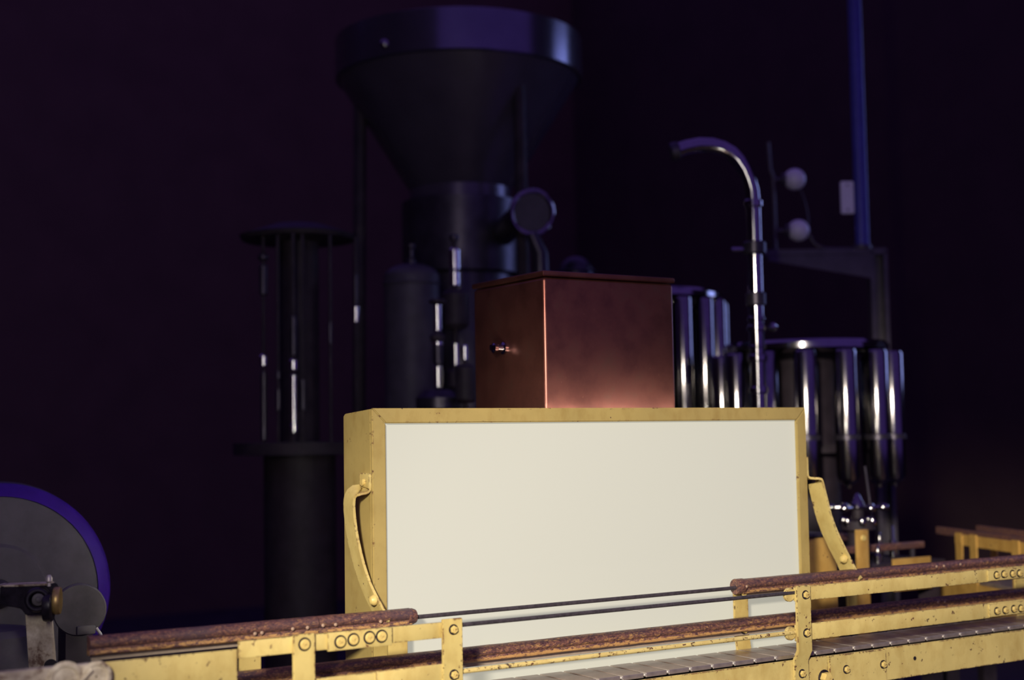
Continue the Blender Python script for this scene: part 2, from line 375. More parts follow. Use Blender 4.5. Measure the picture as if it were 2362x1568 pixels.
def backpost(xc, ztop):
    m = MB(); a = YBB+.004; w = .0134
    m.prism([(a, ztop), (a+.004, ztop), (a+.004, .972), (CW+.0145, .950), (CW+.0145, .900), (CW+.010, .900), (CW+.010, .948), (a, .970)], 'x', xc-w, xc+w, .0007)
    return m.build('guide_post', YELD, conv)
for xc in (onY(578, 1530, .093).x, onY(919, 1490, .093).x, .1755, .80): backpost(xc, 1.046)
for xc, y, z in ((.1755, YBB, 1.032), (.1755, YBB, .979)): bolt(HB, xc, z-.004, y)

# greasy cream casting closing the left end of the conveyor
ec = thing('end_casting', (-.875, .0, .94), 'grimy cream cast-iron bearing end bolted to left end of yellow conveyor', 'bearing housing')
MB().box(-.98, -.801, -.024, -.0145, .945, 1.036, .004).build('cover_plate', GRIMY, ec)
for px, py, r in ((222, 1560, .016), (150, 1566, .018)):
    p = onY(px, py, -.024); MB().lathe([(r, 0), (r, .0010), (r*.85, .0022), (r*.72, .0022), (r*.66, .0008), (.001, .0008)], (p.x, -.024, p.z), (0, -1, 0), 24, False).build('boss', GRIMY, ec)
MB().tube([(-.835, -.0255, .945), (-.826, -.0255, .99), (-.815, -.0255, 1.018), (-.803, -.0255, 1.030)], .0028, 8).build('rib', GRIMY, ec)

# ---------------------------------------------------------------- inspection light box
LX0, LX1, LY0, LY1, LZ0, LZ1 = -.4084, .3410, .120, .203, .84, 1.2985
FW = .0195
lb = thing('inspection_light_box', (-.03, .16, .84), 'yellow framed light box with big glowing white panel behind conveyor', 'light box')
SP = [(LY0+.0055, LZ0), (LY1, LZ0), (LY1, LZ1-.0085), (LY1-.004, LZ1-.0055), (LY0+.0055, LZ1-.0012)]
MB().prism(SP, 'x', LX0, LX0+.004, .001).build('side_panel', YELF, lb)
MB().prism(SP, 'x', LX1-.004, LX1, .001).build('side_panel', YELF, lb)
MB().prism([(LY0+.0055, LZ1-.003), (LY0+.0055, LZ1-.008), (LY1, LZ1-.0115), (LY1, LZ1-.0065)], 'x', LX0+.004, LX1-.004).build('top_panel', YELF, lb)
MB().box(LX0+.004, LX1-.004, LY0+.0055, LY1, LZ0, LZ0+.004).build('bottom_panel', YELF, lb)
def fr(name, poly): return MB().prism(poly, 'y', LY0, LY0+.006, .0012).build(name, YELF, lb)
e_ = .0003
fr('frame_rail', [(LX0+e_, LZ1-e_), (LX1-e_, LZ1-e_), (LX1-FW-e_, LZ1-FW), (LX0+FW+e_, LZ1-FW)])
fr('frame_rail', [(LX0+e_, LZ0), (LX1-e_, LZ0), (LX1-FW-e_, LZ0+FW), (LX0+FW+e_, LZ0+FW)])
fr('frame_stile', [(LX0, LZ1-2*e_), (LX0+FW, LZ1-FW-e_), (LX0+FW, LZ0+FW+e_), (LX0, LZ0+2*e_)])
fr('frame_stile', [(LX1, LZ1-2*e_), (LX1-FW, LZ1-FW-e_), (LX1-FW, LZ0+FW+e_), (LX1, LZ0+2*e_)])
MB().box(LX0+FW-.004, LX1-FW+.004, LY0+.0062, LY0+.0092, LZ0+.01, LZ1-.012).build('diffuser_panel', PANEL, lb)['label'] = 'glowing white front panel'
MB().box(LX0+.006, LX1-.006, LY0+.040, LY0+.043, LZ0+.006, LZ1-.012).build('reflector', WHITEP, lb)
for z in (LZ1-.040,):
    tb_ = MB().cyl((LX0+.045, LY1-.016, z), (LX1-.045, LY1-.016, z), .008, 20, .002).build('fluorescent_tube', TUBE, lb)
    for x in (LX0+.012, LX1-.045): MB().box(x, x+.033, LY1-.030, LY1-.004, z-.012, z+.012, .002).build('tube_socket', WHITEP, tb_)
for z0, z1 in ((LZ0, LZ0+.022),): MB().box(LX0+.004, LX1-.004, LY1-.003, LY1+.001, z0, z1).build('rear_frame', YELF, lb)
# bent flat-bar mounting arms, front edge traced along the arm with its own outward offset
def arm(pts, w, t, side):
    """pts: (x, y_front, z) down the arm; flat bar w deep (y), t thick (x)"""
    m = MB(); rows = []
    P = [Vector(p) for p in pts]
    for i, p in enumerate(P):
        tg = (P[min(i+1, len(P)-1)] - P[max(0, i-1)]).normalized()
        wid = Vector((0, 1, 0)); wid = (wid - tg*wid.dot(tg)).normalized()
        thk = tg.cross(wid).normalized()*t/2
        back = p + wid*w
        rows.append([m.b.verts.new(q) for q in (p-thk, p+thk, back+thk, back-thk)])
    for a, b_ in zip(rows, rows[1:]):
        for j in range(4): m.b.faces.new((a[j], a[(j+1) % 4], b_[(j+1) % 4], b_[j]))
    m.b.faces.new(rows[0]); m.b.faces.new(rows[-1][::-1])
    bmesh.ops.recalc_face_normals(m.b, faces=m.b.faces[:])
    o = m.build('mounting_arm', YEL, lb, ang=60)
    md = o.modifiers.new('bevel', 'BEVEL'); md.width = .0009; md.segments = 2; md.limit_method = 'ANGLE'; md.angle_limit = math.radians(50); return o
def trace(lst):
    out = []
    for px, py, x in lst: p = onX(px, py, x); out.append((x, p.y, p.z))
    return out
def smooth(pts, it=2):
    for _ in range(it):
        q = [pts[0]]
        for a, b_ in zip(pts, pts[1:]):
            q.append(tuple(u*.75+v*.25 for u, v in zip(a, b_))); q.append(tuple(u*.25+v*.75 for u, v in zip(a, b_)))
        pts = q+[pts[-1]]
    return pts
xa = LX0-.0022
la = [(xa, .1225, 1.2165), (xa, .1225, 1.200), (xa, .1240, 1.1925), (xa-.012, .1275, 1.1905), (-.427, .1330, 1.1880), (-.428, .1335, 1.180)] + trace([(817, 1180, -.428), (823, 1230, -.4265), (836, 1290, -.423), (852, 1340, -.418), (868, 1375, -.414), (884, 1402, -.411)])
la += [(-.410, la[-1][1]-.012, 1.036)]
aL = arm(smooth(la), .027, .0035, -1)
xb = LX1+.0022
ra = [(xb, .1215, 1.222), (xb, .1215, 1.200), (xb, .1210, 1.190), (xb+.010, .1180, 1.1885), (.362, .1115, 1.1885), (.3645, .1100, 1.181)] + trace([(1908, 1150, .369), (1918, 1190, .375), (1931, 1225, .381), (1946, 1257, .388), (1962, 1288, .396), (1972, 1309, .401)])
ra += [(.403, ra[-1][1]-.012, 1.036)]
aR = arm(smooth(ra), .033, .0035, 1)
for a, sgn, x, y, z in ((aL, -1, -.4152, .104, 1.060), (aR, -1, .3935, .100, 1.064)):
    MB().lathe([(.0068, 0), (.0066, .003), (.0045, .0062), (.0015, .0072)], (x, y, z), (sgn, 0, 0), 20).build('arm_bolt', BOLTM, a)
MB().lathe([(.0042, 0), (.004, .002), (.002, .003)], (xa-.0017, .137, 1.205), (-1, 0, 0), 16).build('arm_bolt', BOLTM, aL)

# ---------------------------------------------------------------- copper box on a dark stand behind the light box
KX0, KX1, KY0, KY1, KZ1 = -.0535, .1985, .255, .462, 1.5070
cb = thing('copper_box', ((KX0+KX1)/2, (KY0+KY1)/2, 1.06), 'square tarnished copper box with flat lid standing behind the light box', 'box')
MB().box(KX0+.002, KX1-.002, KY0+.002, KY1-.002, 1.06, KZ1-.0095, .0055, 3).build('body', COPPER, cb)
MB().box(KX0, KX1, KY0, KY1, KZ1-.0085, KZ1, .0022).build('lid', COPPER, cb)
p = onX(1163, 803, KX0+.002)
lk = MB().lathe([(.0095, 0), (.0095, .003), (.006, .005), (.0045, .012), (.0075, .015), (.0075, .020), (.004, .022)], (p.x, p.y, p.z), (-1, 0, 0), 20).build('latch_knob', CHROME, cb)
MB().box(p.x-.017, p.x-.012, p.y-.004, p.y+.016, p.z-.003, p.z+.006, .001).build('latch_tab', CHROME, lk)
st = thing('box_stand', ((KX0+KX1)/2, (KY0+KY1)/2, 0), 'dark steel stand hidden behind light box carrying the copper box', 'stand')
MB().box(KX0-.01, KX1+.01, KY0-.01, KY1+.01, 1.04, 1.06, .002).build('top', DARKM, st)
for x in (KX0, KX1-.03):
    for y in (KY0, KY1-.03): MB().box(x, x+.03, y, y+.03, 0, 1.04).build('leg', DARKM, st)

# ---------------------------------------------------------------- rotary fillers with rings of upright tubes (right)
def filler(px, t, R, n, a0, row_top, row_disc, row_bot, tr, label, discR, vis):
    c0 = at(px, 1000, t); th = thing('rotary_filler', (c0.x, c0.y, 0), label, 'filling machine')
    zt = zat(row_top, px, c0); zd = zat(row_disc, px, c0); zb = zat(row_bot, px, c0)
    MB().lathe([(.22, 0), (.22, .05), (.12, .09), (.075, .14), (.075, zd)], (c0.x, c0.y, 0), n=32).build('pedestal', DARKM, th)
    MB().lathe([(discR-.012, 0), (discR, .006), (discR, .018), (discR-.008, .026), (discR-.05, .030), (.05, .034)], (c0.x, c0.y, zt+.001), n=64).build('top_disc', CHROME, th)
    MB().lathe([(discR*.62, 0), (discR*.62, .02)], (c0.x, c0.y, zb+.05), n=48).build('lower_disc', DARKM, th)
    L = zt-zb
    prof = [(tr*.30, -.030), (tr*.34, -.022), (tr*.85, -.012), (tr, 0), (tr, L-.006), (tr*.9, L)]
    me = MB().lathe(prof, n=32).mesh('filling_tube', CHROMER)
    capm = MB().lathe([(tr*1.12, 0), (tr*1.12, .010), (tr*.95, .013)], n=28).mesh('collar', STEELD)
    base = math.atan2(-FWD.y, -FWD.x)
    for i in range(n):
        a = base + a0 + 2*PI*i/n
        x, y = c0.x+R*math.cos(a), c0.y+R*math.sin(a)
        o = put('filling_tube', me, th, (x, y, zb)); o.matrix_parent_inverse = Matrix.Translation(th.location).inverted()
        q = put('collar', capm, o, (x, y, zb+L*.28)); q.matrix_parent_inverse = Matrix.Translation(o.location).inverted()
    return th
filler(1862, 3.45, .205, 14, math.radians(-11.5), 818, 797, 1092, .027, 'rotary filling machine with ring of chrome tubes right of the light box', .200, None)
filler(1478, 3.75, .215, 18, math.radians(6), 703, 690, 1080, .024, 'taller rotary filler with chrome tubes half hidden behind the copper box', .225, None)

# ---------------------------------------------------------------- gooseneck pipe
g = at(1741, 600, 3.15); gz = lambda row: zat(row, 1741, g)
gn = thing('gooseneck_pipe', (g.x, g.y, 0), 'polished upright pipe bending over to the left in a gooseneck', 'pipe')
lat = RGT.copy(); lat.z = 0; lat.normalize(); k_ = 3.15/FPX
pts = [Vector((g.x, g.y, .02)), Vector((g.x, g.y, gz(900))), Vector((g.x, g.y, gz(700))), Vector((g.x, g.y, gz(560))), Vector((g.x, g.y, gz(470)))]
for dx, row in ((-2, 440), (-8, 415), (-17, 392), (-30, 370), (-47, 352), (-68, 340), (-92, 333), (-120, 332), (-150, 337), (-172, 344)):
    q = Vector((g.x, g.y, 0)) + lat*(dx*k_); q.z = gz(row); pts.append(q)
MB().tube(pts, .0165, 20).build('pipe', CHROME, gn)
for row, r, h in ((470, .021, .018), (572, .026, .028), (690, .022, .03), (735, .020, .010), (757, .021, .014), (800, .019, .008), (826, .022, .016), (900, .022, .016)):
    MB().lathe([(r-.003, 0), (r, .003), (r, h-.003), (r-.003, h)], (g.x, g.y, gz(row)-h/2), n=24).build('collar', STEELD if row in (572, 690) else CHROME, gn)
pe = pts[-1]; MB().cyl(pe+lat*.004, pe-lat*.016-Vector((0, 0, .004)), .021, 20, .003).build('nozzle', STEELD, gn)
pc = Vector((g.x, g.y, gz(575))); MB().cyl(pc-lat*.052, pc-lat*.02, .006, 12, .002).build('clamp_screw', CHROME, gn)
MB().lathe([(.09, 0), (.09, .012), (.04, .02), (.018, .03)], (g.x, g.y, 0), n=28).build('foot', DARKM, gn)
qq = Vector((g.x, g.y, gz(755)))+lat*.026; MB().lathe([(.004, 0), (.010, .006), (.010, .014), (.004, .02)], qq, lat, 16).build('valve_knob', CHROME, gn)

# ---------------------------------------------------------------- steel bracket frame with blue pole
b0 = at(2030, 700, 3.95); T3 = 3.95
bf = thing('bracket_frame', (b0.x, b0.y, 0), 'grey steel bracket frame with upright and gusseted arm right of gooseneck pipe', 'frame')
zf = lambda row: zat(row, 2030, b0)
kk = T3/FPX; lx = lambda px: Vector((b0.x, b0.y, 0)) + lat*((px-2030)*kk); dv = Vector((-lat.y, lat.x, 0))
def slab(px0, px1, r0, r1, depth, name, m, parent, off=0.0):
    A, B = lx(px0), lx(px1); z1, z0 = zf(r0), zf(r1); bm_ = MB()
    vs = []
    for P_ in (A, B):
        for d in (off, off+depth):
            for z in (z0, z1): vs.append(bm_.b.verts.new((P_.x+dv.x*d, P_.y+dv.y*d, z)))
    for f in ((0, 1, 3, 2), (4, 5, 7, 6), (0, 1, 5, 4), (2, 3, 7, 6), (0, 2, 6, 4), (1, 3, 7, 5)): bm_.b.faces.new([vs[i] for i in f])
    bmesh.ops.recalc_face_normals(bm_.b, faces=bm_.b.faces[:])
    bmesh.ops.bevel(bm_.b, geom=bm_.b.edges[:], offset=.002, segments=2, affect='EDGES')
    return bm_.build(name, m, parent)
STG = plain('scuffed_grey_steel', (.07, .06, .075), .42, .35, .2, 30)
zfl = 1568
A, B = lx(2011), lx(2051); bm_ = MB()
def flange(px0, px1, d0, d1):
    A, B = lx(px0), lx(px1); vs = []
    for P_ in (A, B):
        for d in (d0, d1):
            for z in (0.0, zf(578)): vs.append(bm_.b.verts.new((P_.x+dv.x*d, P_.y+dv.y*d, z)))
    for f in ((0, 1, 3, 2), (4, 5, 7, 6), (0, 1, 5, 4), (2, 3, 7, 6), (0, 2, 6, 4), (1, 3, 7, 5)): bm_.b.faces.new([vs[i] for i in f])
flange(2011, 2020, 0, .04); flange(2042, 2051, 0, .04); flange(2018, 2044, .034, .040)
bm_.build('upright', STG, bf)
slab(1765, 2051, 571, 586, .04, 'arm', STG, bf)
G = [lx(1775), lx(2012), lx(2012), lx(1775)]; rows_ = [586, 586, 640, 596]; gm = MB()
fr_ = [gm.b.verts.new((P_.x, P_.y, zf(r)-.001)) for P_, r in zip(G, rows_)]; bk = [gm.b.verts.new((P_.x+dv.x*.006, P_.y+dv.y*.006, zf(r)-.001)) for P_, r in zip(G, rows_)]
gm.b.faces.new(fr_); gm.b.faces.new(bk[::-1])
for i in range(4): gm.b.faces.new((fr_[i], fr_[(i+1) % 4], bk[(i+1) % 4], bk[i]))
gm.build('gusset', STG, bf)
bp = lx(1996) + dv*.02; zb_ = zf(571)
pol = thing('blue_pole', (bp.x, bp.y, zb_), 'tall blue pole rising out of the top of the picture at right', 'pole')
MB().cyl((bp.x, bp.y, zb_), (bp.x, bp.y, 5.0), .0165, 20).build('tube', BLUEP, pol)
q = bp + lat*.013 - dv*.004; MB().cyl((q.x, q.y, zb_), (q.x, q.y, 5.0), .008, 12).build('conduit', BLUEP, pol)
MB().lathe([(.028, 0), (.028, .008), (.018, .012)], (bp.x, bp.y, zb_), n=24).build('flange', STG, pol)
pb = lx(1966); plx = thing('switch_plate', (pb.x, pb.y, zf(490)), 'small pale rectangular plate fixed beside the blue pole', 'plate')
slab(1951, 1981, 414, 489, .012, 'plate', WHITEP, plx, .014)
for r in (423, 480): pz = lx(1966)+dv*.014; MB().lathe([(.003, 0), (.0025, .002)], (pz.x, pz.y, zf(r)), -dv, 10).build('screw', STEELD, plx)
# two round pale lamps on a thin rod, with a cable
rodp = lx(1795) + dv*.02
lr = thing('lamp_rod', (rodp.x, rodp.y, zf(571)), 'thin dark rod standing on the bracket arm beside two white globes', 'rod')
MB().tube([(rodp.x, rodp.y, zf(571)), (rodp.x, rodp.y, zf(400)), (rodp-lat*.008).to_tuple()[:2]+(zf(385),), (rodp-lat*.012).to_tuple()[:2]+(zf(320),)], .006, 12).build('rod', STG, lr)
for px, row, which in ((1845, 407, 'upper'), (1850, 526, 'lower')):
    c = lx(px) + dv*.02; c.z = zf(row); gl = thing('globe_lamp', (c.x, c.y, c.z-.03), which+' of two unlit white globes between gooseneck pipe and blue pole', 'globe', 'white globes on the bracket rod')
    prof = [(.0305*math.sin(PI*i/14)+.0005, -.0305*math.cos(PI*i/14)) for i in range(15)]
    MB().lathe(prof, c, n=28).build('globe', WHITEP, gl)
    r1 = Vector((rodp.x, rodp.y, c.z)); MB().cyl(r1, c-lat*.027, .006, 12).build('stem', STG, gl)
    MB().cyl(c-lat*.037, c-lat*.024, .017, 20, .002).build('socket', STG, gl)
cbl = [lx(px)+dv*.012+Vector((0, 0, zf(r))) for px, r in ((1868, 526), (1876, 540), (1882, 556), (1900, 567), (1920, 571), (1950, 571), (1990, 572))]
tag(MB().tube(smooth([tuple(c) for c in cbl]), .004, 8).build('cable', STG), 'pale cable curving from the lower globe onto the bracket arm', 'cable')
cb2 = [lx(px)+dv*.03+Vector((0, 0, zf(r))) for px, r in ((1856, 425), (1868, 450), (1876, 490), (1874, 520), (1862, 530))]
tag(MB().tube(smooth([tuple(c) for c in cb2]), .0022, 8).build('cable', STG), 'thin dark wire looping between the two white globes', 'cable')

# ---------------------------------------------------------------- star-handled valve and second conveyor (right, behind)
s0 = at(1978, 1170, 2.95); sk = 2.95/FPX
sv = thing('star_wheel', (s0.x, s0.y, 1.0), 'small chrome star wheel on a spindle behind the right mounting arm', 'star wheel')
MB().lathe([(.04, 1.0005), (.04, 1.012), (.022, 1.018), (.022, s0.z-.05), (.035, s0.z-.045), (.035, s0.z-.028), (.012, s0.z-.022), (.012, s0.z+.004)], (s0.x, s0.y, 0), n=24).build('column', DARKM, sv)
MB().lathe([(.012, 0), (.016, .004), (.014, .014), (.009, .022), (.006, .030), (.002, .034)], (s0.x, s0.y, s0.z-.004), n=20).build('hub', CHROMER, sv)
for i in range(6):
    a = 2*PI*i/6+.25; d = Vector((math.cos(a), math.sin(a), 0))
    MB().cyl(s0+d*.010, s0+d*.048, .0042, 10).build('spoke', CHROMER, sv)
    MB().lathe([(.004, 0), (.0078, .004), (.0085, .010), (.0065, .016), (.002, .019)], s0+d*.045, d, 14).build('knob', CHROMER, sv)
for i in range(6):
    a = 2*PI*i/6; d = Vector((math.cos(a), math.sin(a), 0)); c = s0+d*.030-Vector((0, 0, .030)); MB().lathe([(.003, -.010), (.008, -.006), (.009, 0), (.008, .006), (.003, .010)], c, n=14).build('nozzle', CHROMER, sv)
MB().cyl((s0.x+.03*lat.x, s0.y+.03*lat.y, s0.z-.03), (s0.x+.018*lat.x, s0.y+.018*lat.y, s0.z+.085), .003, 10).build('rod', STEELD, sv)

sc = thing('side_conveyor', (1.17, .42, 0), 'second yellow conveyor crossing behind the main one at far right', 'conveyor')
e0, e1 = Vector((1.185, .545, 0)), Vector((1.062, .262, 0)); dd = (e1-e0).normalized(); nn = Vector((-dd.y, dd.x, 0))   # nn points to +x side
if nn.x < 0: nn = -nn
def sbar(s0_, s1_, off, th_, z0, z1, name, m, bev=.001):
    bm_ = MB(); vs = []
    for s_ in (s0_, s1_):
        for o_ in (off, off+th_):
            P_ = e0+dd*s_+nn*o_
            for z in (z0, z1): vs.append(bm_.b.verts.new((P_.x, P_.y, z)))
    for f in ((0, 1, 3, 2), (4, 5, 7, 6), (0, 1, 5, 4), (2, 3, 7, 6), (0, 2, 6, 4), (1, 3, 7, 5)): bm_.b.faces.new([vs[i] for i in f])
    bmesh.ops.recalc_face_normals(bm_.b, faces=bm_.b.faces[:])
    if bev: bmesh.ops.bevel(bm_.b, geom=bm_.b.edges[:], offset=bev, segments=2, affect='EDGES')
    return bm_.build(name, m, sc)
LS = (e1-e0).length
sbar(-.02, LS, 0, .004, 1.020, 1.043, 'guide_bar', YELB)
sbar(-.12, LS, .006, .012, 1.036, 1.052, 'guide_rail', RUST)
sbar(-.12, LS, .100, .012, 1.036, 1.052, 'guide_rail', RUST)
sbar(-.12, LS, .113, .004, 1.020, 1.043, 'guide_bar', YELB)
for s_ in (.005, .068, .24): sbar(s_-.014, s_+.014, -.0045, .0045, .93, 1.046, 'guide_post', YELB)
for s_ in (-.08, .12): sbar(s_-.014, s_+.014, .118, .0045, .93, 1.044, 'guide_post', YELB)
sbar(-.12, LS, .010, .095, .940, .950, 'chain', SLAT)
sbar(-.12, LS, -.004, .006, .880, .945, 'side_channel', YELB); sbar(-.12, LS, .110, .006, .880, .945, 'side_channel', YELB)
for s_ in (-.11, .25):
    for o_ in (.0, .085): sbar(s_, s_+.03, o_, .03, 0, .94, 'leg', DARKM)

# yellow drive housing and loose uprights seen between the light box and the side conveyor
pA = onY(1868, 1241, .25); dh = thing('drive_housing', (pA.x+.03, .29, 0), 'dull yellow drive housing just right of the light box behind the arm', 'housing')
MB().box(pA.x-.05, pA.x+.062, .25, .34, .80, pA.z, .003).build('body', YELB, dh)
MB().box(pA.x-.052, pA.x+.064, .248, .342, pA.z, pA.z+.006, .002).build('lid', STEELD, dh)
for x in (pA.x-.045, pA.x+.035): MB().box(x, x+.02, .255, .335, 0, .80).build('leg', DARKM, dh)
def upright(px, row, t, w, label, d=.006, m=YELB, ztop=None):
    c = at(px, row, t); u = thing('upright_post', (c.x, c.y, 0), label, 'post')
    MB().box(c.x-w/2, c.x+w/2, c.y-d/2, c.y+d/2, 0, c.z, .001).build('bar', m, u)
    MB().box(c.x-w, c.x+w, c.y-.03, c.y+.03, 0, .008, .001).build('foot_plate', m, u)
    MB().lathe([(.006, 0), (.005, .004)], (c.x, c.y-d/2, c.z-.016), (0, -1, 0), 12).build('bolt', BOLTM, u); return u
upright(1987, 1221, 2.72, .031, 'orange-yellow flat post standing right of the curved right mounting arm')
tb = thing('transfer_table', (1.0, .62, 0), 'cluttered dark transfer table with yellow edge plates behind the main conveyor', 'table')
MB().box(.78, 1.09, .50, .74, .985, 1.000, .003).build('top', DARKM, tb)
p0, p1 = onY(2060, 1290, .495), onY(2145, 1290, .495)
MB().box(p0.x, p1.x, .492, .499, .945, 1.0085, .001).build('edge_plate', YELB, tb)
p0 = onY(1952, 1290, .495); MB().box(p0.x, p0.x+.045, .492, .499, .92, .995, .001).build('edge_plate', YELD, tb)
MB().box(.80, 1.08, .545, .560, 1.020, 1.034, .002).build('guide_rail', RUST, tb); MB().box(.80, 1.06, .70, .715, 1.030, 1.046, .002).build('guide_rail', RUST, tb)
for x, y in ((.84, .5525), (1.05, .5525), (.82, .7075), (1.03, .7075)): MB().cyl((x, y, .998), (x, y, 1.032), .006, 10).build('standoff', STEELD, tb)
for x, y, h in ((.92, .525, .03), (1.045, .60, .062), (1.06, .65, .045), (.87, .62, .05)): MB().lathe([(.008, 0), (.008, h*.5), (.004, h*.6), (.004, h), (.002, h+.003)], (x, y, 1.0), n=12).build('adjusting_screw', CHROMER, tb)
for x in (.79, 1.05):
    for y in (.51, .70): MB().box(x, x+.03, y, y+.03, 0, .985).build('leg', DARKM, tb)

# ---------------------------------------------------------------- hopper machine (upper centre, almost lost in the dark)
h0 = at(1060, 300, 4.1); hk = 4.1/FPX; hz = lambda r: zat(r, 1060, h0)
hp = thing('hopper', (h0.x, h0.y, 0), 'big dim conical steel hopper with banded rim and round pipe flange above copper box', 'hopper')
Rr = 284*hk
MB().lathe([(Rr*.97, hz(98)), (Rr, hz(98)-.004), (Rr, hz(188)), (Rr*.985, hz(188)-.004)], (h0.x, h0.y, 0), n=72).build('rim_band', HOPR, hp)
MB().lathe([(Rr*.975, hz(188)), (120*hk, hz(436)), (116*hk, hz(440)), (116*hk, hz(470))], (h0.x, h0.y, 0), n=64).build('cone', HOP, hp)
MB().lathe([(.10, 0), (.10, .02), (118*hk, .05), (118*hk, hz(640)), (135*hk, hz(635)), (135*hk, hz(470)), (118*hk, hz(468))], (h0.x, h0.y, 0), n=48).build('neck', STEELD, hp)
pr_ = h0 + lat*(-150*hk); pr_.z = hz(165); pr_ += -Vector((FWD.x, FWD.y, 0)).normalized()*math.sqrt(max(0, Rr*Rr-(150*hk)**2))
MB().lathe([(.012, 0), (.011, .006), (.005, .010)], pr_, -Vector((FWD.x, FWD.y, 0)).normalized(), 16).build('rivet', CHROMER, hp)
for i in range(3):
    a = 2*PI*i/3+.6; P_ = Vector((h0.x+math.cos(a)*.30, h0.y+math.sin(a)*.30, 0)); Q_ = Vector((h0.x+math.cos(a)*Rr*.8, h0.y+math.sin(a)*Rr*.8, hz(200)))
    MB().tube([P_, P_+Vector((0, 0, .9)), Q_], .018, 10).build('leg', DARKM, hp)
# round pipe flange beside the neck
f0 = at(1227, 490, 3.75); fk = 3.75/FPX; fax = (CAM-f0).normalized(); fax = (fax + lat*.35).normalized()
pf = hp
MB().torus(f0, fax, 50*fk, .0075).build('flange_rim', CHROMER, pf)
MB().lathe([(48*fk, -.006), (48*fk, .0)], f0, fax, 40).build('flange_face', GREYP, pf)
el = [f0 - fax*.004, f0 - fax*.05, f0 - fax*.08 + Vector((0, 0, -.02)) - lat*.02, Vector((h0.x, h0.y, f0.z-.03)) + lat*.10]
MB().tube(smooth([tuple(e) for e in el]), .035, 18).build('elbow_pipe', STEELD, pf)
jp = at(1246, 585, 3.75); MB().tube([tuple(f0 - fax*.004 - Vector((0, 0, 50*fk))), tuple(jp), (jp.x, jp.y, jp.z-.10), (jp.x, jp.y, 0)], [.016, .022, .024, .024], 14).build('drain_pipe', STEELD, pf)
d0 = at(1328, 618, 4.35); dm = thing('domed_cap', (d0.x, d0.y, 0), 'dim dark dome just above the copper box lid', 'cap')
MB().lathe([(.055, 0), (.055, d0.z-.02)] + [(.055*math.cos(a*PI/16)+.0005, d0.z-.02+.055*math.sin(a*PI/16)) for a in range(1, 9)], (d0.x, d0.y, 0), n=32).build('dome', STEELD, dm)
MB().torus((d0.x, d0.y, d0.z-.012), (0, 0, 1), .056, .005).build('bead', STEELD, dm)

# grey tank and chrome spindles left of the copper box
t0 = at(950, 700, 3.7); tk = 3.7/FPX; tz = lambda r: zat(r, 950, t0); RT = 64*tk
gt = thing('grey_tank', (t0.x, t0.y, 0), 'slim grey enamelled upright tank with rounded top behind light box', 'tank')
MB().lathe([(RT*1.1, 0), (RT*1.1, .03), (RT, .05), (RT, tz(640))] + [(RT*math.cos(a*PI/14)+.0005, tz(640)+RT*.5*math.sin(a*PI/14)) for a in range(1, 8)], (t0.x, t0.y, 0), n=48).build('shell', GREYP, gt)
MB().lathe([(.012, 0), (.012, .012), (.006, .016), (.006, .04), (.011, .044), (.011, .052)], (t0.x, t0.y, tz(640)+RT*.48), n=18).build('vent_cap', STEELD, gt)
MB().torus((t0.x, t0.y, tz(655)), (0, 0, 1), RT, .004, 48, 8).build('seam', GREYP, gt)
def spindle(px, t, segs, base_r, label, group=None, foot=True):
    """segs: (row_top, row_bottom, radius px, material)"""
    c = at(px, 800, t); k = t/FPX; zz = lambda r: zat(r, px, c); u = thing('spindle', (c.x, c.y, 0), label, 'spindle', group)
    top = min(s[0] for s in segs)
    MB().cyl((c.x, c.y, 0), (c.x, c.y, zz(top)-.002), base_r*k, 14).build('shaft', DARKM, u)
    for a, b_, r, m in segs:
        z1, z0 = zz(a), zz(b_); R = r*k; bv = min(R*.35, (z1-z0)*.3)
        MB().lathe([(R-bv, z0), (R, z0+bv), (R, z1-bv), (R-bv, z1)], (c.x, c.y, 0), n=24).build('sleeve', m, u)
    if foot: MB().lathe([(.018, 0), (.018, .01), (.012, .025)], (c.x, c.y, 0), n=20).build('foot', DARKM, u)
    return u
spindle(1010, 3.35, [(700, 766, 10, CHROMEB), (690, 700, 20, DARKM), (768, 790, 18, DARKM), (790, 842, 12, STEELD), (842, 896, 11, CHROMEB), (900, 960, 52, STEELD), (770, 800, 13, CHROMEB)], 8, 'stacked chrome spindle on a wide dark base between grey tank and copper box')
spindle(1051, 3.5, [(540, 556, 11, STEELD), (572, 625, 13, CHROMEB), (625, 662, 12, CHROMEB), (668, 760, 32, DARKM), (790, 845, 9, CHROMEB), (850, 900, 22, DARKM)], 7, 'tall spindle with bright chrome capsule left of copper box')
spindle(1072, 3.3, [(796, 832, 8, CHROMEB), (840, 930, 24, DARKM)], 6, 'short dark spindle right against left edge of copper box')
